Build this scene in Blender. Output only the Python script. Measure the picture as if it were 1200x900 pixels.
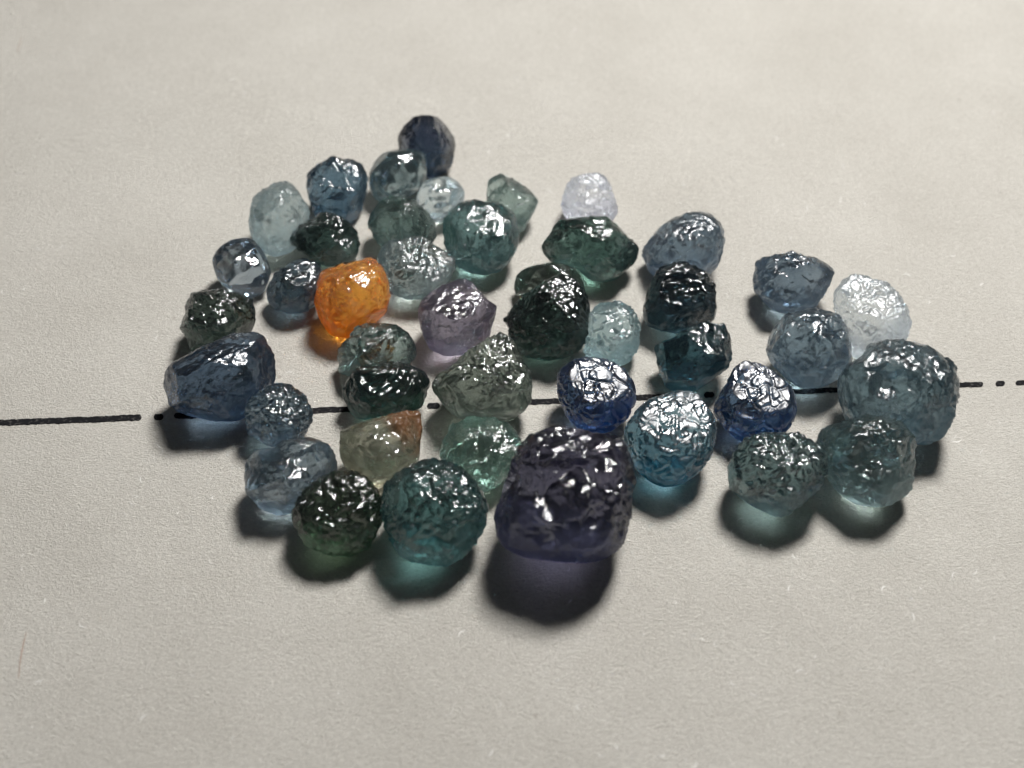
import bpy, bmesh, math
import numpy as np
from mathutils import Vector, Matrix
from mathutils.bvhtree import BVHTree

# ------------------------------------------------------------------ scene, camera, light
# one Blender unit is one centimetre
for o in list(bpy.data.objects):
    bpy.data.objects.remove(o, do_unlink=True)
sc = bpy.context.scene
sc.unit_settings.scale_length = 0.01
COL = sc.collection

W, H = 1200.0, 900.0
HFOV = math.radians(38.0)
FPX = (W / 2) / math.tan(HFOV / 2)
ELEV = math.radians(48.0)
DIST = 6.97
cam_d = bpy.data.cameras.new('camera')
cam_d.sensor_width = 36.0
cam_d.angle = HFOV
cam_d.clip_start = 0.05
cam_d.clip_end = 200
cam = bpy.data.objects.new('camera', cam_d)
COL.objects.link(cam)
CAM = np.array([0.0, -DIST * math.cos(ELEV), DIST * math.sin(ELEV)])
cam.location = CAM
cam.rotation_euler = (math.pi / 2 - ELEV, 0, 0)
cam_d.dof.use_dof = True
cam_d.dof.focus_distance = 6.72
cam_d.dof.aperture_fstop = 0.62
sc.camera = cam
FWD = np.array([0.0, math.cos(ELEV), -math.sin(ELEV)])
RGT = np.array([1.0, 0.0, 0.0])
UP = np.array([0.0, math.sin(ELEV), math.cos(ELEV)])

world = bpy.data.worlds.new('World')
sc.world = world
world.use_nodes = True
bg = world.node_tree.nodes['Background']
bg.inputs['Color'].default_value = (0.86, 0.93, 1.0, 1)
bg.inputs['Strength'].default_value = 0.055

LAMP_DIR = Vector((0.235, 0.34, 0.91)).normalized()
LAMP_DIST = 13.5
la = bpy.data.lights.new('window_light', 'AREA')
la.shape = 'RECTANGLE'
la.size = 2.7
la.size_y = 3.4
la.energy = 3600
la.color = (1.0, 0.99, 0.98)
lo = bpy.data.objects.new('window_light', la)
COL.objects.link(lo)
lo.location = LAMP_DIR * LAMP_DIST
lo.rotation_euler = (-LAMP_DIR).to_track_quat('-Z', 'Y').to_euler()

sc.view_settings.view_transform = 'Standard'
sc.view_settings.look = 'None'
sc.view_settings.exposure = 0.0
sc.view_settings.gamma = 1.0
sc.view_settings.use_curve_mapping = False
sc.render.engine = 'CYCLES'
cy = sc.cycles
cy.max_bounces = 16
cy.transmission_bounces = 14
cy.glossy_bounces = 8
cy.diffuse_bounces = 4
cy.volume_bounces = 1
cy.transparent_max_bounces = 8
cy.caustics_refractive = True
cy.caustics_reflective = True
cy.blur_glossy = 0.05
cy.sample_clamp_indirect = 0.0
cy.use_denoising = True
try:
    cy.use_guiding = True
    cy.use_surface_guiding = True
    cy.use_volume_guiding = False
except Exception:
    pass

# ------------------------------------------------------------------ helpers
def ray(px, py):
    d = FWD + RGT * ((px - W / 2) / FPX) - UP * ((py - H / 2) / FPX)
    return d / np.linalg.norm(d)

def on_plane(px, py, z=0.0):
    d = ray(px, py)
    t = (z - CAM[2]) / d[2]
    return CAM + d * t

def _hash(ix, iy, iz, seed, k):
    with np.errstate(over='ignore'):
        h = (ix.astype(np.uint32) * np.uint32(374761393) + iy.astype(np.uint32) * np.uint32(668265263)
             + iz.astype(np.uint32) * np.uint32(2147483647) + np.uint32((seed * 7919 + k * 104729) & 0xffffffff))
        h = (h ^ (h >> np.uint32(13))) * np.uint32(1274126177)
        h = (h ^ (h >> np.uint32(16))) * np.uint32(2246822519)
        h = h ^ (h >> np.uint32(15))
    return h.astype(np.float64) / 4294967295.0

def vnoise(p, seed):
    i = np.floor(p).astype(np.int64)
    f = p - i
    f = f * f * f * (f * (f * 6 - 15) + 10)
    out = 0
    for dx in (0, 1):
        for dy in (0, 1):
            for dz in (0, 1):
                w = (f[:, 0] if dx else 1 - f[:, 0]) * (f[:, 1] if dy else 1 - f[:, 1]) * (f[:, 2] if dz else 1 - f[:, 2])
                out = out + w * _hash(i[:, 0] + dx, i[:, 1] + dy, i[:, 2] + dz, seed, 0)
    return out * 2 - 1

def fbm(p, seed, octs=4, gain=0.5):
    a, s, out = 1.0, 1.0, 0
    for k in range(octs):
        out = out + a * vnoise(p * s + 17.3 * k, seed + k)
        a *= gain
        s *= 2.03
    return out

def worley(p, seed):
    i = np.floor(p).astype(np.int64)
    f1 = np.full(len(p), 9.0)
    f2 = np.full(len(p), 9.0)
    idv = np.zeros(len(p))
    for dx in (-1, 0, 1):
        for dy in (-1, 0, 1):
            for dz in (-1, 0, 1):
                c = i + np.array([dx, dy, dz])
                q = np.stack([c[:, a] + _hash(c[:, 0], c[:, 1], c[:, 2], seed, a + 1) for a in range(3)], 1)
                d = np.sqrt(((q - p) ** 2).sum(1))
                near = d < f1
                f2 = np.where(near, f1, np.minimum(f2, d))
                idv = np.where(near, _hash(c[:, 0], c[:, 1], c[:, 2], seed, 9), idv)
                f1 = np.where(near, d, f1)
    return f1, f2, idv

def chips(p, seed):
    """height field of small broken planes, each tilted its own way"""
    i = np.floor(p).astype(np.int64)
    f1 = np.full(len(p), 9.0)
    h = np.zeros(len(p))
    for dx in (-1, 0, 1):
        for dy in (-1, 0, 1):
            for dz in (-1, 0, 1):
                c = i + np.array([dx, dy, dz])
                q = np.stack([c[:, a] + _hash(c[:, 0], c[:, 1], c[:, 2], seed, a + 1) for a in range(3)], 1)
                tl = np.stack([_hash(c[:, 0], c[:, 1], c[:, 2], seed, a + 21) - 0.5 for a in range(3)], 1)
                dv = p - q
                d = np.sqrt((dv ** 2).sum(1))
                near = d < f1
                h = np.where(near, (dv * tl).sum(1) * 2 + 0.6 * (_hash(c[:, 0], c[:, 1], c[:, 2], seed, 31) - 0.5), h)
                f1 = np.where(near, d, f1)
    return h

def mesh_from(name, verts, faces, smooth=True):
    me = bpy.data.meshes.new(name)
    n = len(faces)
    me.vertices.add(len(verts))
    me.vertices.foreach_set('co', np.asarray(verts, np.float32).ravel())
    me.loops.add(n * 3)
    me.loops.foreach_set('vertex_index', np.asarray(faces, np.int32).ravel())
    me.polygons.add(n)
    me.polygons.foreach_set('loop_start', np.arange(0, n * 3, 3, dtype=np.int32))
    me.polygons.foreach_set('use_smooth', np.full(n, smooth))
    me.update(calc_edges=True)
    return me

_ICO = {}
def ico():
    """unit sphere with finer faces on the +z half (the side of a stone that shows)"""
    if 'v' not in _ICO:
        bm = bmesh.new()
        bmesh.ops.create_icosphere(bm, subdivisions=5, radius=1.0)
        ed = set()
        for f in bm.faces:
            if f.calc_center_median().normalized().z > -0.22:
                ed.update(f.edges)
        bmesh.ops.subdivide_edges(bm, edges=list(ed), cuts=1, use_grid_fill=True)
        bmesh.ops.triangulate(bm, faces=[f for f in bm.faces if len(f.verts) > 3])
        bm.verts.index_update()
        v = np.array([x.co[:] for x in bm.verts])
        v /= np.linalg.norm(v, axis=1)[:, None]
        f = np.array([[x.index for x in fc.verts] for fc in bm.faces])
        bm.free()
        _ICO['v'], _ICO['f'] = v, f
    return _ICO['v'], _ICO['f']

class NT:
    """small helper for node materials"""
    def __init__(self, name):
        self.m = bpy.data.materials.new(name)
        self.m.use_nodes = True
        self.t = self.m.node_tree
        self.t.nodes.clear()
    def n(self, typ, **kw):
        nd = self.t.nodes.new(typ)
        for k, v in kw.items():
            if k in nd.inputs.keys() if isinstance(k, str) else False:
                nd.inputs[k].default_value = v
            else:
                setattr(nd, k, v)
        return nd
    def l(self, a, b):
        self.t.links.new(a, b)

# ------------------------------------------------------------------ paper
def paper_material():
    N = NT('paper_fibre')
    out = N.n('ShaderNodeOutputMaterial')
    bs = N.n('ShaderNodeBsdfPrincipled')
    bs.inputs['Roughness'].default_value = 0.85
    bs.inputs['Specular IOR Level'].default_value = 0.25
    tc = N.n('ShaderNodeTexCoord')
    def noise(scale, detail, rough, sx=1, sy=1, rot=0.0, dist=0.0):
        mp = N.n('ShaderNodeMapping')
        mp.inputs['Rotation'].default_value = (0, 0, rot)
        mp.inputs['Scale'].default_value = (sx, sy, 1)
        N.l(tc.outputs['Object'], mp.inputs['Vector'])
        t = N.n('ShaderNodeTexNoise')
        t.inputs['Scale'].default_value = scale
        t.inputs['Detail'].default_value = detail
        t.inputs['Roughness'].default_value = rough
        t.inputs['Distortion'].default_value = dist
        N.l(mp.outputs['Vector'], t.inputs['Vector'])
        return t.outputs['Fac']
    def math_(op, a, b):
        m = N.n('ShaderNodeMath', operation=op)
        for k, x in enumerate((a, b)):
            if isinstance(x, (int, float)):
                m.inputs[k].default_value = x
            else:
                N.l(x, m.inputs[k])
        return m.outputs[0]
    grain = noise(75, 6, 0.72, dist=0.8)
    fib1 = noise(46, 5, 0.65, 1.0, 2.4, math.radians(40), 1.4)
    fib2 = noise(46, 5, 0.65, 1.0, 2.4, math.radians(-55), 1.4)
    fib3 = noise(40, 5, 0.65, 1.0, 3.0, math.radians(95), 1.4)
    s = math_('ADD', math_('MULTIPLY', fib1, 0.8), math_('MULTIPLY', fib2, 0.8))
    s = math_('ADD', s, math_('MULTIPLY', fib3, 0.9))
    s = math_('ADD', s, math_('MULTIPLY', grain, 1.3))
    pock = noise(3.2, 3, 0.5)
    s2 = math_('ADD', s, math_('MULTIPLY', pock, 1.5))
    bump = N.n('ShaderNodeBump')
    bump.inputs['Strength'].default_value = 0.75
    bump.inputs['Distance'].default_value = 0.023
    N.l(s2, bump.inputs['Height'])
    N.l(bump.outputs['Normal'], bs.inputs['Normal'])
    # colour: warm grey stock with faint blotches, pulp flecks and specks
    ramp = N.n('ShaderNodeValToRGB')
    ramp.color_ramp.elements[0].position = 0.3
    ramp.color_ramp.elements[0].color = (0.58, 0.556, 0.507, 1)
    ramp.color_ramp.elements[1].position = 0.72
    ramp.color_ramp.elements[1].color = (0.655, 0.632, 0.582, 1)
    N.l(noise(1.3, 5, 0.6), ramp.inputs['Fac'])
    flr = N.n('ShaderNodeValToRGB')
    flr.color_ramp.elements[0].position = 0.36
    flr.color_ramp.elements[0].color = (0.70, 0.68, 0.65, 1)
    flr.color_ramp.elements[1].position = 0.66
    flr.color_ramp.elements[1].color = (1.15, 1.15, 1.14, 1)
    N.l(math_('MULTIPLY', s, 1 / 3.8), flr.inputs['Fac'])
    mx = N.n('ShaderNodeMix', data_type='RGBA', blend_type='MULTIPLY')
    mx.inputs['Factor'].default_value = 1.0
    N.l(ramp.outputs['Color'], mx.inputs[6])
    N.l(flr.outputs['Color'], mx.inputs[7])
    vor = N.n('ShaderNodeTexVoronoi')
    vor.inputs['Scale'].default_value = 5.5
    N.l(tc.outputs['Object'], vor.inputs['Vector'])
    sp = N.n('ShaderNodeMapRange')
    sp.inputs['From Min'].default_value = 0.02
    sp.inputs['From Max'].default_value = 0.075
    sp.inputs['To Min'].default_value = 0.38
    sp.inputs['To Max'].default_value = 0.0
    N.l(vor.outputs['Distance'], sp.inputs['Value'])
    gate = math_('GREATER_THAN', noise(2.1, 2, 0.5), 0.53)
    spm = math_('MULTIPLY', sp.outputs['Result'], gate)
    mx2 = N.n('ShaderNodeMix', data_type='RGBA')
    N.l(spm, mx2.inputs[0])
    N.l(mx.outputs[2], mx2.inputs[6])
    mx2.inputs[7].default_value = (0.22, 0.17, 0.12, 1)
    N.l(mx2.outputs[2], bs.inputs['Base Color'])
    N.l(bs.outputs[0], out.inputs['Surface'])
    return N.m

def build_paper():
    # one sheet, a slab 0.03 cm thick with a barely wavy top
    nx, ny = 150, 150
    xs = np.linspace(-9, 9, nx)
    ys = np.linspace(-7, 11, ny)
    gx, gy = np.meshgrid(xs, ys)
    p = np.stack([gx.ravel(), gy.ravel(), np.zeros(nx * ny)], 1)
    wav = 0.012 * fbm(p * 0.45 + 3.1, 5, 3) 
    # kept level under the stones, so that they sit on it
    lvl = np.clip((np.hypot(p[:, 0] / 2.6, p[:, 1] / 2.0) - 1.0) / 1.2, 0, 1)
    p[:, 2] = wav * lvl
    v = [tuple(a) for a in p]
    faces = []
    for j in range(ny - 1):
        for i in range(nx - 1):
            a = j * nx + i
            faces.append((a, a + 1, a + nx + 1, a + nx))
    base = len(v)
    rim = [i for i in range(nx)] + [j * nx + nx - 1 for j in range(1, ny)] + \
          [(ny - 1) * nx + i for i in range(nx - 2, -1, -1)] + [j * nx for j in range(ny - 2, 0, -1)]
    for k in rim:
        v.append((v[k][0], v[k][1], -0.03))
    m = len(rim)
    for k in range(m):
        faces.append((rim[(k + 1) % m], rim[k], base + k, base + (k + 1) % m))
    faces.append(tuple(base + k for k in range(m - 1, -1, -1)))
    me = bpy.data.meshes.new('paper')
    me.from_pydata(v, [], faces)
    me.polygons.foreach_set('use_smooth', np.full(len(faces), True))
    me.update()
    o = bpy.data.objects.new('paper', me)
    o['kind'] = 'structure'
    o['label'] = 'warm grey fibrous paper sheet under all the stones'
    me.materials.append(paper_material())
    COL.objects.link(o)
    return o

paper = build_paper()

# printed line of long dashes and dots running across the sheet
def ink_material():
    N = NT('black_ink')
    out = N.n('ShaderNodeOutputMaterial')
    bs = N.n('ShaderNodeBsdfPrincipled')
    bs.inputs['Roughness'].default_value = 0.9
    bs.inputs['Specular IOR Level'].default_value = 0.1
    tc = N.n('ShaderNodeTexCoord')
    t = N.n('ShaderNodeTexNoise')
    t.inputs['Scale'].default_value = 70
    t.inputs['Detail'].default_value = 5
    N.l(tc.outputs['Object'], t.inputs['Vector'])
    r = N.n('ShaderNodeValToRGB')
    r.color_ramp.elements[0].position = 0.55
    r.color_ramp.elements[0].color = (0.008, 0.008, 0.009, 1)
    r.color_ramp.elements[1].position = 0.78
    r.color_ramp.elements[1].color = (0.09, 0.085, 0.08, 1)
    N.l(t.outputs['Fac'], r.inputs['Fac'])
    N.l(r.outputs['Color'], bs.inputs['Base Color'])
    N.l(bs.outputs[0], out.inputs['Surface'])
    return N.m
INK = ink_material()

def line_y(px):
    return 496.0 - 0.0395 * px

def ink_piece(name, x0, x1, half, seed):
    n = max(10, int(abs(x1 - x0) / 1.2))
    t = np.linspace(0, 1, n)
    px = x0 + (x1 - x0) * t
    e = np.minimum(t, 1 - t) * abs(x1 - x0) / half
    cap = np.sqrt(np.clip(1 - (1 - np.clip(e, 0, 1)) ** 2, 0.03, 1))
    q = np.stack([px * 0.13, np.zeros(n), np.zeros(n)], 1)
    up = half * cap * (1 + 0.17 * fbm(q * 2.2 + 3.3, seed, 4))
    dn = half * cap * (1 + 0.17 * fbm(q * 2.2 + 40.7, seed + 9, 4))
    mid = 0.8 * fbm(q * 0.3 + 9.1, seed + 3, 2)
    v, f = [], []
    for k in range(n):
        for zz, sgn in ((0.004, 1), (0.004, -1)):
            y = line_y(px[k]) + mid[k] * 0.3 - (up[k] if sgn > 0 else -dn[k])
            v.append(tuple(on_plane(px[k], y, 0.0) + np.array([0, 0, zz])))
    for k in range(n - 1):
        a = 2 * k
        f.append((a + 1, a + 3, a + 2, a))
    # a skirt down to the sheet, so the ink is a film with thickness
    b = len(v)
    ring = [2 * k for k in range(n)] + [2 * k + 1 for k in range(n - 1, -1, -1)]
    for k in ring:
        v.append((v[k][0], v[k][1], 0.0005))
    m = len(ring)
    for k in range(m):
        f.append((ring[k], ring[(k + 1) % m], b + (k + 1) % m, b + k))
    me = bpy.data.meshes.new(name)
    me.from_pydata(v, [], f)
    me.update()
    me.materials.append(INK)
    o = bpy.data.objects.new(name, me)
    o.parent = paper
    COL.objects.link(o)
    return o

for k, (x0, x1, hw) in enumerate([(-140, 166, 3.3), (204, 489, 3.1), (528, 811, 3.0), (851, 1152, 2.7), (1190, 1420, 2.6)]):
    ink_piece('ink_dash', x0, x1, hw, 31 + k)
for k, (x, r, hw) in enumerate([(186, 5.6, 3.3), (508, 7.5, 3.4), (831, 6.0, 3.0), (1172, 5.5, 2.8)]):
    ink_piece('ink_dot', x - r, x + r, hw, 61 + k)

# a short faint stroke near the left edge of the sheet
def faint_stroke(name, pts, half, col):
    N = NT('faint_graphite')
    out = N.n('ShaderNodeOutputMaterial')
    bs = N.n('ShaderNodeBsdfPrincipled')
    bs.inputs['Base Color'].default_value = (*col, 1)
    bs.inputs['Roughness'].default_value = 0.8
    N.l(bs.outputs[0], out.inputs['Surface'])
    rs = np.random.RandomState(12)
    v, f = [], []
    n = 30
    P = np.array(pts, float)
    tt = np.linspace(0, len(P) - 1, n)
    x = np.interp(tt, range(len(P)), P[:, 0])
    y = np.interp(tt, range(len(P)), P[:, 1])
    for k in range(n):
        w = half * (0.35 + 0.65 * math.sin(math.pi * (k + 0.5) / n)) * rs.uniform(0.6, 1.2)
        for sgn in (-1, 1):
            v.append(tuple(on_plane(x[k] + sgn * w, y[k], 0.0) + np.array([0, 0, 0.004])))
    for k in range(n - 1):
        a = 2 * k
        f.append((a + 1, a, a + 2, a + 3))
    me = bpy.data.meshes.new(name)
    me.from_pydata(v, [], f)
    me.update()
    me.materials.append(N.m)
    o = bpy.data.objects.new(name, me)
    o.parent = paper
    COL.objects.link(o)

faint_stroke('pencil_mark', [(31, 741), (27, 758), (24, 775), (22, 796)], 1.3, (0.30, 0.24, 0.20))
faint_stroke('pencil_mark', [(26, 44), (23, 53), (20, 62)], 1.2, (0.34, 0.30, 0.26))

# loose pulp fibres and dust caught in the surface of the sheet
def plain(name, col, rough=0.8):
    N = NT(name)
    out = N.n('ShaderNodeOutputMaterial')
    bs = N.n('ShaderNodeBsdfPrincipled')
    bs.inputs['Base Color'].default_value = (*col, 1)
    bs.inputs['Roughness'].default_value = rough
    N.l(bs.outputs[0], out.inputs['Surface'])
    return N.m

def flecks(name, mat, count, length, width, seed):
    rs = np.random.RandomState(seed)
    v, f = [], []
    for k in range(count):
        px, py = rs.uniform(-60, 1260), rs.uniform(-40, 960)
        c = on_plane(px, py, 0.0)
        a = rs.uniform(0, math.pi)
        ln = length * rs.uniform(0.3, 1.3) * 0.5
        w = width * rs.uniform(0.6, 1.3) * 0.5
        bend = rs.uniform(-0.9, 0.9)
        n = 5
        b = len(v)
        for i in range(n):
            s_ = i / (n - 1) * 2 - 1
            aa = a + bend * s_
            x = c[0] + math.cos(aa) * ln * s_
            y = c[1] + math.sin(aa) * ln * s_
            ww = w * (1 - 0.6 * abs(s_))
            zz = 0.0012
            nx_, ny_ = -math.sin(aa) * ww, math.cos(aa) * ww
            v += [(x + nx_, y + ny_, 0.0002), (x, y, zz), (x - nx_, y - ny_, 0.0002)]
        for i in range(n - 1):
            o_ = b + 3 * i
            f += [(o_, o_ + 1, o_ + 4, o_ + 3), (o_ + 1, o_ + 2, o_ + 5, o_ + 4), (o_ + 2, o_, o_ + 3, o_ + 5)]
    me = bpy.data.meshes.new(name)
    me.from_pydata(v, [], f)
    me.update()
    me.materials.append(mat)
    o = bpy.data.objects.new(name, me)
    o['kind'] = 'stuff'
    o.parent = paper
    COL.objects.link(o)
    return o

flecks('pale_paper_fibres', plain('pale_pulp', (0.72, 0.70, 0.66)), 300, 0.050, 0.004, 3)
flecks('brown_paper_fibres', plain('brown_pulp', (0.40, 0.36, 0.31)), 24, 0.035, 0.004, 4)

# ------------------------------------------------------------------ stones
def stone_material(name, T, R, rough, clear, skin_k, cloud, cloud_col, bump, stain=None, ior=1.77, zone=None, frost=((0, -.75, -.65), 0, .6, .4)):
    """T: colour left after light crosses the whole stone; cloud: share of milky, scattering surface;
    stain: (colour, object-space direction, threshold) a rusty crust; zone: second body tint and its direction"""
    N = NT(name)
    out = N.n('ShaderNodeOutputMaterial')
    tc = N.n('ShaderNodeTexCoord')
    gl = N.n('ShaderNodeBsdfRefraction')
    gl.inputs['IOR'].default_value = ior
    gs = N.n('ShaderNodeBsdfGlossy')
    gs.inputs['Color'].default_value = (1, 1, 1, 1)
    fr = N.n('ShaderNodeFresnel')
    fr.inputs['IOR'].default_value = ior
    bscale, bstr = bump
    # fine skin: warped cell domes with grit on them
    wn = N.n('ShaderNodeTexNoise')
    wn.inputs['Scale'].default_value = bscale * 0.6
    wn.inputs['Detail'].default_value = 3
    N.l(tc.outputs['Object'], wn.inputs['Vector'])
    wv = N.n('ShaderNodeVectorMath', operation='MULTIPLY_ADD')
    N.l(wn.outputs['Color'], wv.inputs[0])
    wv.inputs[1].default_value = (0.9 / bscale,) * 3
    N.l(tc.outputs['Object'], wv.inputs[2])
    vo = N.n('ShaderNodeTexVoronoi')
    vo.inputs['Scale'].default_value = bscale
    vo.inputs['Randomness'].default_value = 1.0
    N.l(wv.outputs[0], vo.inputs['Vector'])
    n1 = N.n('ShaderNodeTexNoise')
    n1.inputs['Scale'].default_value = bscale * 1.3
    n1.inputs['Detail'].default_value = 4
    n1.inputs['Roughness'].default_value = 0.65
    n1.inputs['Distortion'].default_value = 0.6
    N.l(tc.outputs['Object'], n1.inputs['Vector'])
    hm = N.n('ShaderNodeMath', operation='MULTIPLY_ADD')
    N.l(vo.outputs['Distance'], hm.inputs[0])
    hm.inputs[1].default_value = -0.75
    N.l(n1.outputs['Fac'], hm.inputs[2])
    bp = N.n('ShaderNodeBump')
    bp.inputs['Strength'].default_value = bstr
    bp.inputs['Distance'].default_value = 0.006
    N.l(hm.outputs[0], bp.inputs['Height'])
    N.l(bp.outputs['Normal'], gl.inputs['Normal'])
    N.l(bp.outputs['Normal'], gs.inputs['Normal'])
    N.l(bp.outputs['Normal'], fr.inputs['Normal'])
    # polish varies over the skin
    n2 = N.n('ShaderNodeTexNoise')
    n2.inputs['Scale'].default_value = 9
    n2.inputs['Detail'].default_value = 3
    N.l(tc.outputs['Object'], n2.inputs['Vector'])
    mr = N.n('ShaderNodeMapRange')
    mr.inputs['From Min'].default_value = 0.35
    mr.inputs['From Max'].default_value = 0.68
    mr.inputs['To Min'].default_value = rough * 0.55
    mr.inputs['To Max'].default_value = rough * 1.5
    N.l(n2.outputs['Fac'], mr.inputs['Value'])
    N.l(mr.outputs['Result'], gs.inputs['Roughness'])
    rf = N.n('ShaderNodeMath', operation='MULTIPLY')
    N.l(mr.outputs['Result'], rf.inputs[0])
    rf.inputs[1].default_value = clear / rough
    N.l(rf.outputs[0], gl.inputs['Roughness'])
    skin = np.array(T) / max(T)
    skin = tuple(float(x) for x in skin ** skin_k)
    gl.inputs['Color'].default_value = (*skin, 1)
    def along(direction, lo, hi):
        d = N.n('ShaderNodeVectorMath', operation='DOT_PRODUCT')
        N.l(tc.outputs['Object'], d.inputs[0])
        dv = Vector(direction).normalized() / R
        d.inputs[1].default_value = dv
        ad = N.n('ShaderNodeMath', operation='MULTIPLY_ADD')
        N.l(n2.outputs['Fac'], ad.inputs[0])
        ad.inputs[1].default_value = 1.2
        ad.inputs[2].default_value = -0.6
        sm = N.n('ShaderNodeMath', operation='ADD')
        N.l(d.outputs['Value'], sm.inputs[0])
        N.l(ad.outputs[0], sm.inputs[1])
        m = N.n('ShaderNodeMapRange')
        m.inputs['From Min'].default_value = lo
        m.inputs['From Max'].default_value = hi
        N.l(sm.outputs[0], m.inputs['Value'])
        return m.outputs['Result']
    if zone:
        zc, zd, lo_, hi_ = zone
        mz = N.n('ShaderNodeMix', data_type='RGBA')
        mz.inputs[6].default_value = (*skin, 1)
        mz.inputs[7].default_value = (*zc, 1)
        N.l(along(zd, lo_, hi_), mz.inputs[0])
        N.l(mz.outputs[2], gl.inputs['Color'])
    gm = N.n('ShaderNodeMixShader')
    N.l(fr.outputs[0], gm.inputs[0])
    N.l(gl.outputs[0], gm.inputs[1])
    N.l(gs.outputs[0], gm.inputs[2])
    surf = gm.outputs[0]
    if cloud > 0:
        df = N.n('ShaderNodeBsdfDiffuse')
        df.inputs['Color'].default_value = (*cloud_col, 1)
        N.l(bp.outputs['Normal'], df.inputs['Normal'])
        tr = N.n('ShaderNodeBsdfTranslucent')
        tr.inputs['Color'].default_value = (*cloud_col, 1)
        N.l(bp.outputs['Normal'], tr.inputs['Normal'])
        m1 = N.n('ShaderNodeMixShader')
        m1.inputs[0].default_value = 0.97 if cloud < 0.27 else 0.7
        N.l(df.outputs[0], m1.inputs[1])
        N.l(tr.outputs[0], m1.inputs[2])
        n3 = N.n('ShaderNodeTexNoise')
        n3.inputs['Scale'].default_value = 14
        n3.inputs['Detail'].default_value = 4
        N.l(tc.outputs['Object'], n3.inputs['Vector'])
        cr = N.n('ShaderNodeMapRange')
        cr.inputs['From Min'].default_value = 0.3
        cr.inputs['From Max'].default_value = 0.7
        cr.inputs['To Min'].default_value = cloud * 0.35
        cr.inputs['To Max'].default_value = min(1.0, cloud * 1.65)
        N.l(n3.outputs['Fac'], cr.inputs['Value'])
        # glow of light gathered low in the stone, painted as pale translucent skin
        ff = N.n('ShaderNodeMath', operation='MULTIPLY_ADD')
        N.l(along(frost[0], frost[1], frost[2]), ff.inputs[0])
        ff.inputs[1].default_value = frost[3]
        N.l(cr.outputs['Result'], ff.inputs[2])
        m2 = N.n('ShaderNodeMixShader')
        N.l(ff.outputs[0], m2.inputs[0])
        N.l(surf, m2.inputs[1])
        N.l(m1.outputs[0], m2.inputs[2])
        surf = m2.outputs[0]
    if stain:
        scol, sd, lo_, hi_ = stain
        ds = N.n('ShaderNodeBsdfPrincipled')
        ds.inputs['Base Color'].default_value = (*scol, 1)
        ds.inputs['Roughness'].default_value = 0.35
        ds.inputs['Transmission Weight'].default_value = 0.35
        N.l(bp.outputs['Normal'], ds.inputs['Normal'])
        m3 = N.n('ShaderNodeMixShader')
        N.l(along(sd, lo_, hi_), m3.inputs[0])
        N.l(surf, m3.inputs[1])
        N.l(ds.outputs[0], m3.inputs[2])
        surf = m3.outputs[0]
    N.l(surf, out.inputs['Surface'])
    va = N.n('ShaderNodeVolumeAbsorption')
    sig = -np.log(np.clip(np.array(T), 1e-4, 0.999)) / (2 * R)
    dmax = float(sig.max())
    va.inputs['Density'].default_value = dmax
    va.inputs['Color'].default_value = (*[float(1 - s / dmax) for s in sig], 1)
    N.l(va.outputs[0], out.inputs['Volume'])
    return N.m

def polar(poly_xy):
    """outline as radius over angle about its centre, softly rounded"""
    P = np.array(poly_xy)
    n = len(P)
    pts = []
    for i in range(n):                       # Catmull-Rom through the traced points
        p0, p1, p2, p3 = P[(i - 1) % n], P[i], P[(i + 1) % n], P[(i + 2) % n]
        for t in np.linspace(0, 1, 10, endpoint=False):
            cr = 0.5 * ((2 * p1) + (-p0 + p2) * t + (2 * p0 - 5 * p1 + 4 * p2 - p3) * t * t
                        + (-p0 + 3 * p1 - 3 * p2 + p3) * t ** 3)
            pts.append(0.6 * cr + 0.4 * (p1 + (p2 - p1) * t))
    pts = np.array(pts)
    th = np.arctan2(pts[:, 1], pts[:, 0])
    r = np.hypot(pts[:, 0], pts[:, 1])
    o = np.argsort(th)
    th, r = th[o], r[o]
    th = np.concatenate([th - 2 * math.pi, th, th + 2 * math.pi])
    r = np.concatenate([r, r, r])
    return lambda a: np.interp(a, th, r)

def centroid(P):
    P = np.array(P, float)
    x, y = P[:, 0], P[:, 1]
    x1, y1 = np.roll(x, -1), np.roll(y, -1)
    c = x * y1 - x1 * y
    A = c.sum() / 2
    return np.array([((x + x1) * c).sum() / (6 * A), ((y + y1) * c).sum() / (6 * A)])

HALF = np.array(LAMP_DIR) + (-FWD)
HALF /= np.linalg.norm(HALF)

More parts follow.
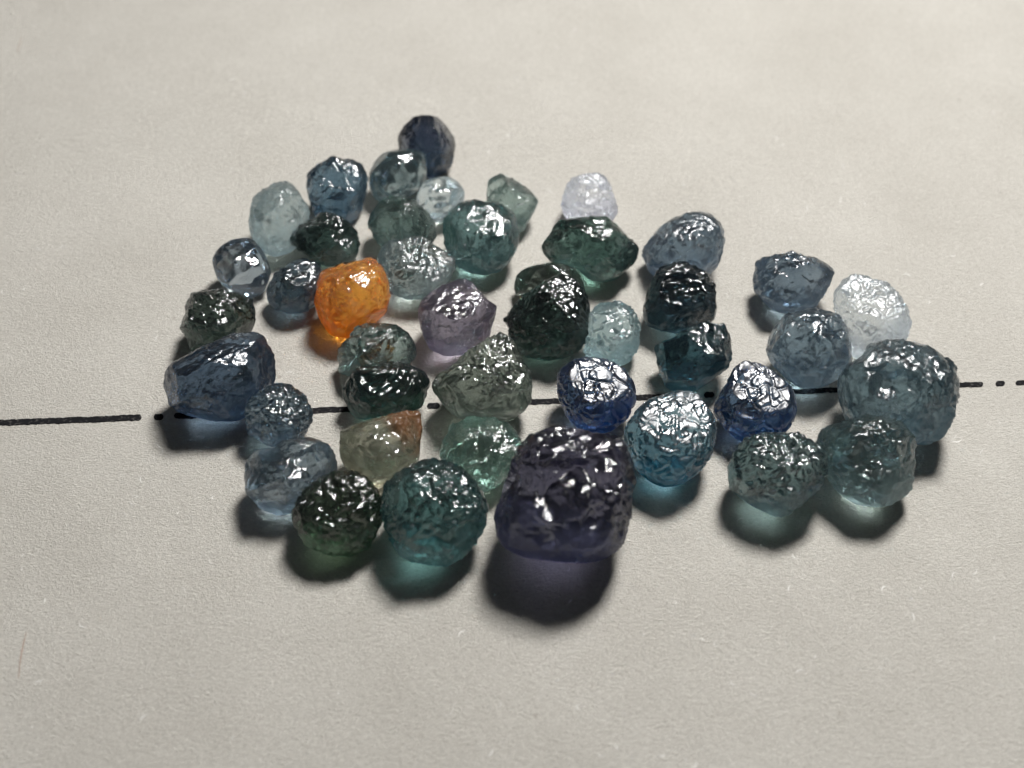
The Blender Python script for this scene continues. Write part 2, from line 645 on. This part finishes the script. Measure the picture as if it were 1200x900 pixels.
def build_stone(s):
    rng = np.random.RandomState(s['seed'])
    poly = s['poly']
    c = centroid(poly)
    P = np.array(poly, float)
    rpx = math.sqrt(abs(((P[:, 0] * np.roll(P[:, 1], -1) - np.roll(P[:, 0], -1) * P[:, 1]).sum()) / 2) / math.pi)
    U, F = ico()
    d = ray(*c)
    zv = -d
    xv = RGT - zv * np.dot(RGT, zv)
    xv /= np.linalg.norm(xv)
    yv = np.cross(zv, xv)
    z0 = rpx / FPX * DIST * 0.9
    for it in range(5):
        C = CAM + d * ((z0 - CAM[2]) / d[2])
        dist = np.linalg.norm(C - CAM)
        xy = []
        for (px, py) in poly:
            rd = ray(px, py)
            q = CAM + rd * (np.dot(C - CAM, zv) / np.dot(rd, zv)) - C
            xy.append((np.dot(q, xv), np.dot(q, yv)))
        R = rpx / FPX * dist
        rad = polar(xy)
        rho = np.hypot(U[:, 0], U[:, 1])
        th = np.arctan2(U[:, 1], U[:, 0])
        ext = rad(th)
        # mean the outline towards a circle as it nears the pole
        dz = R * s['dz']
        sq = s.get('square', 0.12)
        rr = rho ** (1 - sq)
        blend = np.clip(rho, 0, 1) ** 0.8
        rl = ext * blend + R * (1 - blend)
        X = rl * rr * np.cos(th)
        Y = rl * rr * np.sin(th)
        Zl = dz * np.sign(U[:, 2]) * np.abs(U[:, 2]) ** (1 - sq)
        pn = U * 1.6
        Zl = Zl + dz * 0.20 * fbm(pn + s['seed'] * 1.37, s['seed'], 2) * (1 - rho ** 3)
        L = X[:, None] * xv + Y[:, None] * yv + Zl[:, None] * zv
        # chipped planes on the side that shows
        r2 = np.random.RandomState(s['seed'] + 77)
        for k in range(s['facets']):
            while True:
                nn = r2.randn(3)
                nn /= np.linalg.norm(nn)
                if np.dot(nn, zv) > 0.25:
                    break
            sup = np.percentile(L @ nn, 99.7)
            t = sup * (1 - s['cut'] * (0.5 + 0.8 * r2.rand()))
            over = np.maximum(0, L @ nn - t)
            L = L - (over * 0.94)[:, None] * nn
        if s.get('sheen'):
            hv = np.array(LAMP_DIR) * LAMP_DIST - C
            nn = hv / np.linalg.norm(hv) + zv
            nn = nn / np.linalg.norm(nn) + np.array(s.get('tilt', (0, 0, 0)))
            nn /= np.linalg.norm(nn)
            sup = np.percentile(L @ nn, 99.7)
            over = np.maximum(0, L @ nn - sup * (1 - s['sheen']))
            L = L - (over * 0.86)[:, None] * nn
        zmin = L[:, 2].min()
        z0 = -zmin * 0.955
    # relief, along the outward direction
    nr = L / np.linalg.norm(L, axis=1)[:, None]
    q = L
    sd = s['seed']
    disp = np.zeros(len(L))
    # broad lumps and chips
    disp += s['lump'] * R * fbm(q / (R * 0.55) + sd, sd + 1, 3)
    if s['ridge'] > 0:
        w = q / s['rsize'] + 0.35 * np.stack([vnoise(q / (R * 0.5) + 5.1 * k, sd + 20 + k) for k in range(3)], 1) * (R / s['rsize']) * 0.5
        rg = 1 - np.abs(fbm(w, sd + 4, 3))
        disp += s['ridge'] * 0.22 * (rg - 0.6)
    ch = s.get('chip', 1.0)
    if ch > 0:
        wq = q + 0.010 * np.stack([vnoise(q / 0.05 + 5.1 * k, sd + 220 + k) for k in range(3)], 1)
        gate = np.clip(vnoise(q / (R * 0.7) + 3.3, sd + 230) * 1.5 + 0.7, 0.1, 1)
        ck = s.get('chipsize', 1.0)
        disp += ch * gate * (0.011 * ck * chips(wq / (0.105 * ck), sd + 201) + 0.0055 * chips(wq / 0.048, sd + 202))
    if s['gran'] > 0:
        f1, f2, idv = worley(q / s['gsize'] + 0.25 * np.stack([vnoise(q / s['gsize'] * 1.3 + 3.7 * k, sd + 40 + k) for k in range(3)], 1), sd + 7)
        g = np.clip(1 - f1 * f1 * 1.2, -0.3, 1) + 0.5 * (idv - 0.5)
        mask = 1.0
        if s.get('gmask') is not None:
            gv = np.array(s['gmask'][:3], float)
            gv /= np.linalg.norm(gv)
            mask = np.clip((nr @ gv + 0.25 * vnoise(q / (R * 0.4), sd + 60) - s['gmask'][3]) / 0.2 + 0.5, 0.12, 1)
        disp += s['gran'] * (g - 0.4) * mask
    if s.get('crack'):
        f1, f2, idv = worley(q / s['csize'] + 0.35 * np.stack([vnoise(q / s['csize'] * 1.3 + 7.7 * k, sd + 80 + k) for k in range(3)], 1), sd + 11)
        cr = np.clip((f2 - f1) / 0.16, 0, 1)
        cr = cr * cr * (3 - 2 * cr)
        g1, g2, idw = worley(q / (s['csize'] * 0.42) + 0.4 * np.stack([vnoise(q / (s['csize'] * 0.4) + 4.7 * k, sd + 120 + k) for k in range(3)], 1), sd + 13)
        cs = np.clip((g2 - g1) / 0.2, 0, 1)
        part = np.clip(vnoise(q / (s['csize'] * 1.4), sd + 17) * 2.0 + 0.4, 0, 1)
        disp += s['crack'] * (cr - 1 + 0.35 * (idv - 0.5)) + s['crack'] * 0.3 * part * (cs - 1 + 0.5 * (idw - 0.5))
    disp += s.get('fine', 0.0016) * fbm(q / 0.022 + sd, sd + 3, 2)
    worn = np.clip((nr[:, 2] + 0.75) / 0.5, 0.3, 1)
    L = L + (disp * worn)[:, None] * nr
    # chipped hollow
    for (hx, hy, hr, hd) in s.get('hollow', []):
        rd = ray(hx, hy)
        hp = CAM + rd * (np.dot(C - CAM, zv) / np.dot(rd, zv)) - C
        hp = hp + zv * R * s['dz'] * 0.75
        rr_ = hr / FPX * dist
        dd = np.linalg.norm(L - hp, axis=1)
        k = np.clip(1 - dd / rr_, 0, 1)
        L = L - (hd / FPX * dist * k * k * (3 - 2 * k))[:, None] * zv
    if s.get('shell'):
        hx, hy, hr = s['shell']
        rd = ray(hx, hy)
        hp = CAM + rd * (np.dot(C - CAM, zv) / np.dot(rd, zv)) - C
        rr_ = hr / FPX * dist
        e = (L - hp)
        ex, ey = e @ xv, e @ yv
        dd = np.hypot(ex / 1.35, ey)
        k = np.clip((1 - dd / rr_) / 0.35, 0, 1) * (L @ zv > 0)
        k = k * k * (3 - 2 * k)
        # ripples spreading from the point where the chip started
        ph = np.hypot(ex + rr_ * 1.1, ey - rr_ * 0.9)
        L = L - (k * (0.16 * rr_ + 0.0042 * np.sin(ph / (rr_ * 0.145) * math.pi)))[:, None] * zv
    V = C + L
    # it rests on the sheet: a small worn base
    lim = 0.0035
    low = V[:, 2] < lim
    V[low, 2] = lim - 0.0008 + 0.0008 * np.clip((V[low, 2] - lim) / 0.05 + 1, 0, 1)
    if V[:, 2].min() > lim:
        V[:, 2] -= V[:, 2].min() - lim
    return V, F, C, R

STONES = []
def stone(poly, T, label, dz=0.92, facets=6, cut=0.12, lump=0.05, ridge=0.006, rsize=0.06, gran=0.0040, gsize=0.030,
          rough=0.10, cloud=0.0, cloud_col=(0.6, 0.66, 0.68), bump=(46, 0.38), **kw):
    T = np.array(T)
    lum = float(T @ np.array([.3, .5, .2]))
    T = tuple(np.clip(lum + kw.get('sat', 0.68) * (T - lum), .004, 1) ** kw.get('tk', 0.84) * np.array([.95, 1, 1.03]))
    lump *= 0.5
    if 'cloud_keep' not in kw:
        hue = np.array(T) / max(T)
        cloud_col = tuple(0.25 * np.array(cloud_col) + 0.75 * 0.97 * hue ** 0.55)
    cloud = cloud * 0.6 + kw.get('veil', 0.04)
    d = dict(poly=poly, T=T, label=label, dz=dz, facets=facets + (4 if 'sheen' not in kw else 0), cut=cut, lump=lump, clear=0.10 + 0.2 * max(0, cloud - 0.04), ridge=ridge, rsize=rsize, gran=gran,
             gsize=gsize, rough=rough, cloud=cloud, cloud_col=cloud_col, bump=bump, seed=101 + 13 * len(STONES))
    d['frost'] = ((0.25 * math.sin(len(STONES) * 2.3), -.75, -.65), 0.12, 0.66, 0.44)  # painted glow: translucent lower front, so the base looks lit and the top dark
    d.update(kw)
    if d['bump'][0] > 40:
        d['rough'] = max(d['rough'], 0.13)
    d['gsize'] *= 0.86
    STONES.append(d)

# 1 back, indigo
stone([(466,160),(474,148),(484,138),(496,135.6),(512,138),(524,145),(533,156),(536,164),(533,180),(529,196),(520,205),(504,208),(490,204),(476,190),(468,175)],
      (.018,.038,.068), 'shiny dark indigo and violet pebble, farthest back of all the stones', facets=9, cut=.14, lump=.05, ridge=.008, rsize=.08, gran=.003, rough=.06, zone=((.85,.8,.95), (0,.3,1), -.1, .5))
# 2
stone([(440,188),(450,179),(466,175),(488,175),(498,182),(500,196),(500,212),(492,222),(476,232),(460,237),(444,236),(436,228),(432,216),(433,202)],
      (.26,.35,.36), 'smooth cloudy grey green pebble touching the indigo pebble at the back', facets=3, cut=.08, lump=.03, ridge=.001, rough=.16, cloud=.10, cloud_col=(.22,.30,.28), bump=(30,.08), gran=0, fine=.0004, chip=0, clear=.12, veil=.12, frost=((0, -.6, -.7), 0.1, .7, .12))
# 3
stone([(496,214),(512,207),(528,207),(539,215),(545,226),(543,240),(530,252),(516,262),(502,258),(492,246),(488,232)],
      (.78,.84,.84), 'small colourless glassy pebble tucked below the indigo pebble', facets=4, lump=.03, ridge=.002, rough=.12, cloud=.22, cloud_col=(.78,.82,.82), bump=(30,.1), gran=0, fine=.0005, chip=0, clear=.06, veil=.03, frost=((0, -.6, -.7), 0.1, .7, .12))
# 4
stone([(360,205),(370,197),(383,187.5),(391,182.5),(403,187.5),(417,190),(425,198),(430,210),(431,230),(427,247),(417,257),(400,262),(380,257),(368,250),(362,233),(359,217)],
      (.05,.13,.20), 'clear mid blue pebble with a peaked top, left of the smooth grey green pebble', facets=9, cut=.15, lump=.05, ridge=.010, rsize=.08, gran=.004, rough=.07)
# 5
stone([(292.5,253),(297,232),(310,222),(327,213),(338,212.5),(348,222),(355,235),(363,247),(362,262),(356,280),(340,296),(322,301),(308,295),(295,277),(292,262)],
      (.62,.72,.72), 'frosted pale blue grey pebble at the upper left edge of the group', facets=4, lump=.04, ridge=.004, rough=.22, cloud=.34, cloud_col=(.55,.62,.62), bump=(46,.42))
# 6
stone([(434,248),(440,238),(452,233),(466,231),(483,234),(496,245),(507,258),(512,274),(506,286),(490,292),(470,294),(450,290),(438,278),(432,262)],
      (.13,.22,.20), 'murky dark green pebble hemmed in under the smooth grey green pebble', facets=6, cut=.14, lump=.05, ridge=.006, rough=.12, cloud=.05, cloud_col=(.3,.38,.36))
# 7
stone([(339,271),(350,265),(367,257),(380,251),(395,252.5),(407,260),(417,272),(422.5,287),(424,298),(417,305),(400,308),(382,312),(367,304),(355,295),(345,285)],
      (.03,.07,.06), 'blackish green pitted pebble with a pointed left end, above the orange stone', facets=8, cut=.14, lump=.07, ridge=.012, rsize=.05, gran=0.0099, tk=1.0, rough=.09)
# 8
stone([(572,218),(576,210),(590,203),(602,207),(618,220),(630,234),(626,248),(618,262),(614,270),(600,275),(580,268),(572,250)],
      (.30,.42,.38), 'sea green blocky crystal with a bright ridge, half behind a round blue green stone', facets=9, cut=.2, lump=.03, ridge=.003, rough=.09, cloud=.06, cloud_col=(.45,.5,.47))
# 9
stone([(520,258),(527,248),(537,240),(553,235),(573,236),(590,240),(602,250),(607,268),(606,287),(600,303),(587,317),(570,322),(553,320),(537,313),(527,300),(520,283)],
      (.11,.24,.24), 'round blue green stone with a crumpled silvery top, right of the white flecked stone', facets=5, lump=.05, ridge=.014, rsize=.075, gran=0.0050, rough=.12, sheen=.10)
# 10
stone([(657,240),(661,222),(670,208),(686,203),(702,204),(712,212),(720,228),(724,242),(722,252),(716,260),(700,265),(680,263),(664,256)],
      (.97,.965,.99), 'bright lavender white pebble resting behind the wide dark green stone', facets=8, cut=.16, lump=.08, ridge=.008, rough=.30, cloud=.24, frost=((0,-.7,-.7),-.6,.4,.35), cloud_col=(.93,.92,.98), cloud_keep=1, sheen=.34, tilt=(0,-.15,0), crack=.006, csize=.085)
# 11
stone([(634,288),(642,276),(656,260),(672,257),(694,255),(710,256),(720,264),(734,276),(748,286),(750,296),(742,308),(732,320),(720,328),(704,331),(690,328),(674,314),(656,311),(642,304),(635,296)],
      (.03,.09,.07), 'wide dark bottle green stone with pointed ends below the lavender white pebble', facets=9, cut=.16, lump=.08, ridge=.010, rsize=.07, rough=.07)
# 12
stone([(751,294),(760,283),(772,268),(787,257),(803,250),(820,248),(835,253),(845,263),(848,278),(845,297),(840,312),(832,322),(810,330),(785,332),(768,325),(760,317),(755,307)],
      (.18,.26,.33), 'dusty violet grey oval stone with a bluish lower half and pale specks on top', facets=5, lump=.04, ridge=.007, rough=.3, cloud=.16, cloud_col=(.42,.42,.50), bump=(46,.42), gran=0.0062, gsize=0.043)
# 13
stone([(248,306),(252,296),(262,286),(276,279),(294,279),(306,290),(314,304),(318,318),(314,332),(306,346),(290,350),(274,342),(260,334),(252,320)],
      (.36,.43,.50), 'glossy dark grey pebble with pale left side, above the black olive stone', facets=6, cut=.16, lump=.05, ridge=.001, rough=.05, bump=(30,.06), gran=0, fine=.0003, chip=0, clear=.06, veil=.03, frost=((0, -.6, -.7), 0.1, .7, .12))
# 14
stone([(315,333),(325,320),(342,308),(358,304),(372,310),(377,318),(378,340),(374,356),(367,361),(355,366),(337,367),(322,363),(315,355),(312,343)],
      (.035,.075,.11), 'small dark slate blue pebble with a knobbly top, tucked left of the orange stone', facets=5, lump=.05, ridge=.004, gran=0.0124, gsize=0.035, rough=.09, gmask=(0,.1,1,.35))
# 15
stone([(441,302),(445,292),(457,281),(475,278),(492,277),(507,287),(523,295),(532,302),(532,315),(527,327),(520,335),(510,345),(495,352),(480,352),(462,345),(450,330),(442,315)],
      (.34,.42,.42), 'smoky clear stone with a blazing white flake, just right of the orange stone', facets=8, cut=.16, lump=.06, ridge=.006, rough=.2, cloud=.04, cloud_col=(.6,.65,.65), sheen=.25, tilt=(.3,-.05,0), crack=.006, csize=.06)
# 16
stone([(368,352),(372,334),(380,320),(396,312),(416,307),(434,303.6),(448,312),(455,330),(456,348),(452,366),(440,380),(426,392),(408,396),(390,394),(380,384),(372,370)],
      (.92,.50,.11), 'glowing amber orange stone, the only orange one', sat=1.0, tk=1.0, facets=6, cut=.1, lump=.03, ridge=.003, rough=.24, cloud=.40, cloud_col=(.96,.56,.17), cloud_keep=1, bump=(28,.35), sheen=.05)
# 17
stone([(212,372),(216,358),(226,346),(242,342),(262,341),(282,344),(296,352),(300,364),(298,382),(290,396),(270,406),(236,411),(224,410),(220,398),(212,384)],
      (.045,.07,.055), 'near black olive green lumpy stone above the large navy stone at the left rim', facets=7, cut=.13, lump=.07, ridge=.007, gran=0.0124, gsize=0.036, tk=1.0, rough=.08, gmask=(.1,.2,1,.25))
# 18
stone([(491,362),(496,350),(512,338),(532,329),(546,327),(560,340),(572,352),(582,364),(579,382),(577,398),(560,410),(544,418),(524,418),(504,408),(496,394),(492,376)],
      (.28,.23,.31), 'dusky mauve grey angular crystal with a pale lower edge in the middle', facets=10, cut=.17, lump=.04, ridge=.007, rsize=.09, rough=.11, cloud=.07, cloud_col=(.5,.45,.52))
# 19
stone([(599,330),(606,320),(622,312),(640,308),(658,308),(672,314),(684,326),(686,340),(680,350),(650,356),(625,353),(608,348),(601,340)],
      (.24,.30,.24), 'smooth dark olive pebble peeking out behind a large round blackish green stone', facets=3, lump=.03, ridge=.001, rough=.14, cloud=.08, cloud_col=(.22,.26,.22), bump=(30,.06), gran=0, fine=.0004, chip=0, clear=.06, veil=.03, frost=((0, -.6, -.7), 0.1, .7, .12))
# 20
stone([(593,376),(600,362),(612,348),(630,336),(648,325),(664,323),(678,332),(688,348),(691,368),(688,392),(678,410),(660,420),(638,422),(618,418),(602,404),(594,388)],
      (.025,.06,.05), 'large round blackish green stone speckled with fine glints, centre of the group', facets=5, lump=.04, ridge=.005, gran=0.0110, gsize=0.026, tk=1.0, rough=.10, hollow=[(652,385,20,9)])
# 21
stone([(693,366),(704,356),(720,354),(736,358),(746,370),(750,384),(749,402),(742,418),(730,428),(710,430),(696,424),(684,410),(688,396),(692,380)],
      (.50,.66,.67), 'pale icy teal frosted pebble right of the large round blackish green stone', facets=5, lump=.05, ridge=.006, gran=0.0087, gsize=0.030, rough=.25, cloud=.20, cloud_col=(.52,.64,.66))
# 22
stone([(754,358),(758,348),(762,333),(770,318),(782,312),(797,309),(812,312),(825,320),(835,330),(838,343),(841,360),(838,372),(833,378),(813,384),(795,390),(777,388),(760,382),(754,370)],
      (.03,.07,.085), 'dark blue black stone with a sparkling granular cap below the violet grey oval', facets=5, lump=.05, ridge=.005, gran=0.0160, gsize=0.030, tk=1.0, rough=.09, gmask=(0,.25,1,.3))
# 23
stone([(882,323),(886,310),(897,302),(916,297.5),(928,293.5),(939,297.5),(963,304.5),(977,315),(974,329),(966,345),(956,359),(937,367.5),(914,366),(897,357),(886,341)],
      (.14,.21,.28), 'slate blue wedge shaped stone at the top of the right hand cluster', facets=7, cut=.14, lump=.06, ridge=.009, rough=.26, cloud=.06, cloud_col=(.3,.35,.4), gran=0.0050)
# 24
stone([(977,343),(986,330),(1000,321.5),(1014,324),(1037,330),(1051,341),(1063,359),(1067,378),(1063,394),(1050,406),(1030,414),(1012,420),(1000,420),(995,404),(988,383),(977,359)],
      (.93,.95,.96), 'silvery white crusted stone at the upper right of the right hand cluster', facets=7, cut=.12, lump=.05, ridge=.010, rough=.32, cloud=.20, cloud_col=(.92,.94,.96), cloud_keep=1, sheen=.36, tilt=(.05,0,0), crack=.009, csize=.07)
# 25
stone([(898.5,401),(907,383),(925,370),(946,360.5),(960,360.5),(977,369),(991,380),(996.5,397),(998,418),(993,434),(979,446),(963,454),(939,455),(923,443),(907,427),(898.5,413)],
      (.15,.24,.31), 'steel blue translucent stone in the middle of the right hand cluster', facets=7, cut=.12, lump=.05, ridge=.009, rsize=.07, rough=.25, cloud=.05, cloud_col=(.4,.48,.55), gran=0.0062, gsize=0.035)
# 26
stone([(767,407),(777,400),(792,395),(798,387),(815,382),(833,379),(847,378),(857,385),(861,398),(858,417),(852,432),(840,442),(830,449),(815,458),(796,460),(780,454),(773,438),(768,423)],
      (.035,.11,.14), 'deep teal stone with a diagonal ridge and a dark knob at its upper right', facets=8, cut=.16, lump=.06, ridge=.004, tk=1.0, rough=.10, zone=((.75,1,1), (-1,0,-.6), -.1, .5))
# 27
stone([(397,410),(404,400),(420,383),(440,379),(460,381),(476,388),(486,400),(488,414),(484,424),(470,436),(445,442),(420,442),(398,436),(396,424)],
      (.15,.24,.22), 'grey green stone with a glinting pebbly crown in front of the orange stone', facets=4, lump=.05, ridge=.004, gran=0.0149, gsize=0.036, rough=.10, cloud=.02, cloud_col=(.28,.36,.34), gmask=(.15,.2,1,.5))
# 28
stone([(400,464),(406,448),(418,432),(438,426),(462,424),(480,428),(498,436),(501,450),(499,466),(492,478),(472,484),(450,487),(428,492),(414,488),(404,474)],
      (.03,.10,.085), 'dark bottle green stone with a ribbed shell like fracture on top', facets=5, cut=.1, lump=.04, ridge=.004, tk=1.0, rough=.06, shell=(455,440,27))
# 29
stone([(187,454),(192,436),(204,424),(226,412),(250,400),(274,390),(296,387),(310,396),(318,412),(323,428),(322,446),(316,456),(306,470),(296,484),(276,493),(250,493),(224,490),(204,485),(192,473)],
      (.04,.085,.15), 'large navy blue slab like stone at the far left rim', dz=.78, facets=8, cut=.16, lump=.05, ridge=.004, rough=.2, cloud=.05, cloud_col=(.14,.19,.28), gran=0.0080)
# 30
stone([(288,488),(292,472),(306,458),(328,449),(346,455),(359,468),(364,482),(362,498),(356,512),(340,520),(318,523),(302,514),(290,504)],
      (.12,.20,.26), 'round blue grey pebble with a golf ball pitted skin beside the navy slab', facets=2, lump=.03, ridge=.002, gran=0.0136, gsize=0.029, rough=.10, cloud=.05, cloud_col=(.35,.42,.48))
# 31
stone([(508,450),(514,438),(530,428),(550,414),(570,400),(586,393),(600,402),(608,418),(620,438),(623,454),(620,474),(606,488),(592,494),(570,497),(546,494),(530,486),(516,470),(509,458)],
      (.20,.24,.19), 'grey green pyramid shaped stone covered in bright granular sparkle', facets=4, cut=.1, lump=.04, ridge=.003, gran=0.0180, gsize=0.032, rough=.10, cloud=.05, cloud_col=(.4,.44,.38), gmask=(.2,.3,1,.4))
# 32
stone([(653,442),(660,430),(676,420),(696,418),(716,422),(732,432),(742,448),(745,462),(743,478),(732,494),(716,506),(700,508),(680,504),(664,488),(655,468)],
      (.05,.11,.22), 'navy stone with cracked white sheen and vivid blue base, behind the big purple stone', facets=2, cut=.1, lump=.06, ridge=.001, rough=.35, sat=.72, tk=.9, chip=0, bump=(30,.18), gran=.0015, sheen=.31, tilt=(.05,0,0), cloud_keep=1, cloud_col=(.16,.42,.92), crack=.010, csize=.08)
# 33
stone([(731.5,510),(735,494),(751,475),(775,462),(798,457.5),(817,461),(828,475),(838,491),(840,510),(835,531),(821,552),(800,567),(779,571),(761,564),(747,552),(737,533)],
      (.09,.21,.27), 'turquoise blue stone with a crackled silvery cap, right of the big purple stone', facets=2, cut=.1, lump=.06, ridge=.001, rough=.35, sat=.72, tk=.9, chip=0, bump=(30,.2), sheen=.31, tilt=(.0,0,0), cloud_keep=1, cloud_col=(.25,.75,.92), crack=.009, csize=.06, gran=0.0023, gsize=0.026)
# 34
stone([(835,484),(840,468),(852,447),(860,430),(872,423),(890,425),(907,434),(923,448),(932,464),(934,481),(931,494),(919,508),(898,514),(877,518),(863,515),(849,501)],
      (.06,.13,.23), 'cobalt blue stone with a white flaky sheen left of the steel blue stone', facets=2, cut=.1, lump=.06, ridge=.001, rough=.35, sat=.72, tk=.9, chip=0, bump=(30,.18), gran=.0015, sheen=.31, tilt=(.0,0,0), cloud_keep=1, cloud_col=(.18,.45,.88), crack=.009, csize=.085)
# 35
stone([(984,458),(983,440),(994,426),(1008,418),(1022,404),(1040,400),(1060,401),(1084,406),(1104,418),(1116,432),(1121,450),(1121,470),(1116,490),(1106,510),(1090,519),(1072,521),(1040,522),(1010,512),(995,496),(986,476)],
      (.11,.20,.24), 'largest stone of the right hand cluster, rugged blue grey with a pitted crater', facets=6, cut=.12, lump=.06, ridge=.012, rsize=.09, rough=.26, cloud=.06, cloud_col=(.34,.42,.46), gran=0.0074, gsize=0.035, hollow=[(1040,447,26,16),(1020,450,16,-9)])
# 36
stone([(400,506),(420,497),(446,490),(472,483),(490,484),(494,500),(493,520),(491,540),(478,554),(460,566),(446,570),(428,564),(408,552),(399,536),(398,520)],
      (.52,.50,.36), 'milky olive stone with a rusty brown pitted corner', facets=4, lump=.03, ridge=.001, rough=.18, cloud=.26, clear=.2, cloud_col=(.36,.34,.23), bump=(30,.3), gran=0.0124, gsize=0.029, gmask=(.55,.55,.6,.72), stain=((.12,.055,.022), (.55,.5,.65), .45, .95))
# 37
stone([(287,554),(290,538),(302,527),(322,524),(340,516),(362,513),(382,521),(396,534),(400,550),(396,566),(380,580),(360,593),(342,602),(322,605),(302,598),(290,580)],
      (.22,.30,.36), 'icy grey blue crystal with a bright lower left corner, lower left of the group', facets=11, cut=.15, lump=.05, ridge=.008, rsize=.07, rough=.08, cloud=.04, cloud_col=(.55,.6,.65))
# 38
stone([(518,532),(520,518),(530,502),(546,488),(570,487),(594,496),(608,508),(611,520),(605,536),(596,555),(584,571),(565,577),(545,572),(528,560),(519,546)],
      (.40,.60,.50), 'bright sea green stone with a slanting white streak, behind the big purple stone', facets=10, cut=.17, lump=.06, ridge=.012, rsize=.07, rough=.09, gran=.010, chip=1.5, frost=((-.2,-.75,-.65),.25,.8,.35), cloud=.03, cloud_col=(.6,.7,.65), sheen=.22, tilt=(.15,-.1,0))
# 39
stone([(344.5,603),(350,587),(367,568),(390,556),(413,554),(432,563),(444,582),(447,603),(441,624),(427,643),(409,652),(388,650),(367,640),(350,622)],
      (.06,.11,.06), 'round blackish green granular stone, front left, casting a yellow green glow', facets=3, lump=.04, ridge=.004, gran=0.0190, gsize=0.030, tk=1.0, rough=.10)
# 40
stone([(448,584),(455,566),(474,549),(500,539),(525,541),(546,554),(560,573),(568.5,596),(567,615),(556,636),(542,652),(523,662.5),(497,661),(474,652),(460,636),(449.5,612)],
      (.05,.17,.17), 'round dark teal stone at the front, left of the big purple stone', facets=6, cut=.1, lump=.045, ridge=.007, rsize=.055, gran=0.0140, gsize=0.028, tk=.85, rough=.09)
# 41
stone([(580.5,608),(583,592),(591,569),(600,545),(607,527),(626,510),(649,503),(670,507),(694,509),(719,514),(736,524),(745,548),(748,564),(740,585),(736,613),(729,639),(710,656),(687,660),(649,657),(617,653),(593,643),(583,629)],
      (.095,.092,.13), 'largest stone of all, deep purple and craggy, at the front centre', facets=11, cut=.06, lump=.02, ridge=.004, rsize=.12, gran=0.0060, gsize=0.026, rough=.09, chip=1.7, chipsize=1.7, sat=.6, tk=.85, frost=((-.2,-.75,-.65),.1,.6,.7), cloud_keep=1, cloud_col=(.50,.52,.72), fine=.0020, square=.16, skin=.25, zone=((.66,.63,.76), (.3,.3,1), .0, .5),
      hollow=[(668,556,34,26),(708,535,26,18),(632,540,22,14),(690,605,26,14)])
# 42
stone([(852,550),(859,533),(875,517),(901,509),(929,511),(952,519),(966,533),(968,552),(959,571),(943,589),(924,601),(910,606),(894,599),(873,587),(856,573)],
      (.09,.17,.17), 'dark green grey stone with a glinting cobbled skin, front left of the right hand cluster', facets=3, lump=.04, ridge=.003, gran=0.0180, gsize=0.038, tk=.75, rough=.09, gmask=(.25,.1,1,.1))
# 43
stone([(955,517),(965,502),(985,496),(1010,489),(1037,490),(1057,497),(1070,512),(1072,527),(1070,547),(1069,570),(1057,582),(1042,590),(1025,595),(1000,591),(982,577),(967,557),(960,537)],
      (.22,.30,.29), 'cloudy grey green stone with a scooped face, front right of the right hand cluster', facets=6, cut=.12, lump=.05, ridge=.007, rough=.15, chip=1.3, cloud=.09, cloud_col=(.3,.37,.35), gran=0.0100, hollow=[(1020,535,30,14)])

def nearer(s):
    return max(p[1] for p in s['poly'])

built = []
order = sorted(range(len(STONES)), key=lambda i: -nearer(STONES[i]))     # front ones first
trees = []
for i in order:
    s = STONES[i]
    V, F, C, R = build_stone(s)
    # where a hidden flank would run into a stone in front of it, it is worn back to touch only
    nv = 0
    for (bt, C2, R2) in trees:
        if np.linalg.norm(C - C2) > (R + R2) * 1.6:
            continue
        dirC = Vector(C2)
        cand = np.where(np.linalg.norm(V - C2, axis=1) < R2 * 1.7)[0]
        for k in cand:
            p = Vector(V[k])
            loc, nor, idx, dd = bt.find_nearest(p)
            if loc is not None and (p - loc).dot(nor) < 0.004 and dd < R2:
                q = loc + nor * 0.005
                V[k] = (q.x, q.y, max(q.z, 0.003))
                nv += 1
    if nv:
        print('stone', i + 1, 'worn', nv, 'of', len(V))
    trees.append((BVHTree.FromPolygons([tuple(a) for a in V], [tuple(int(b) for b in f) for f in F]), C, R))
    built.append((i, V, F, C, R))

for (i, V, F, C, R) in sorted(built, key=lambda b: b[0]):
    s = STONES[i]
    org = np.array([C[0], C[1], C[2]])
    me = mesh_from('rough_gemstone', V - org, F)
    me.materials.append(stone_material('gemstone_skin', s['T'], R, s['rough'], s['clear'], s.get('skin', 0.12), s['cloud'], s['cloud_col'], s['bump'],
                                       s.get('stain'), s.get('ior', 1.77), s.get('zone'), s['frost']))
    o = bpy.data.objects.new('rough_gemstone', me)
    o.location = org
    o['label'] = s['label']
    o['category'] = 'gemstone'
    o['group'] = 'rough gemstones laid out on the paper'
    COL.objects.link(o)
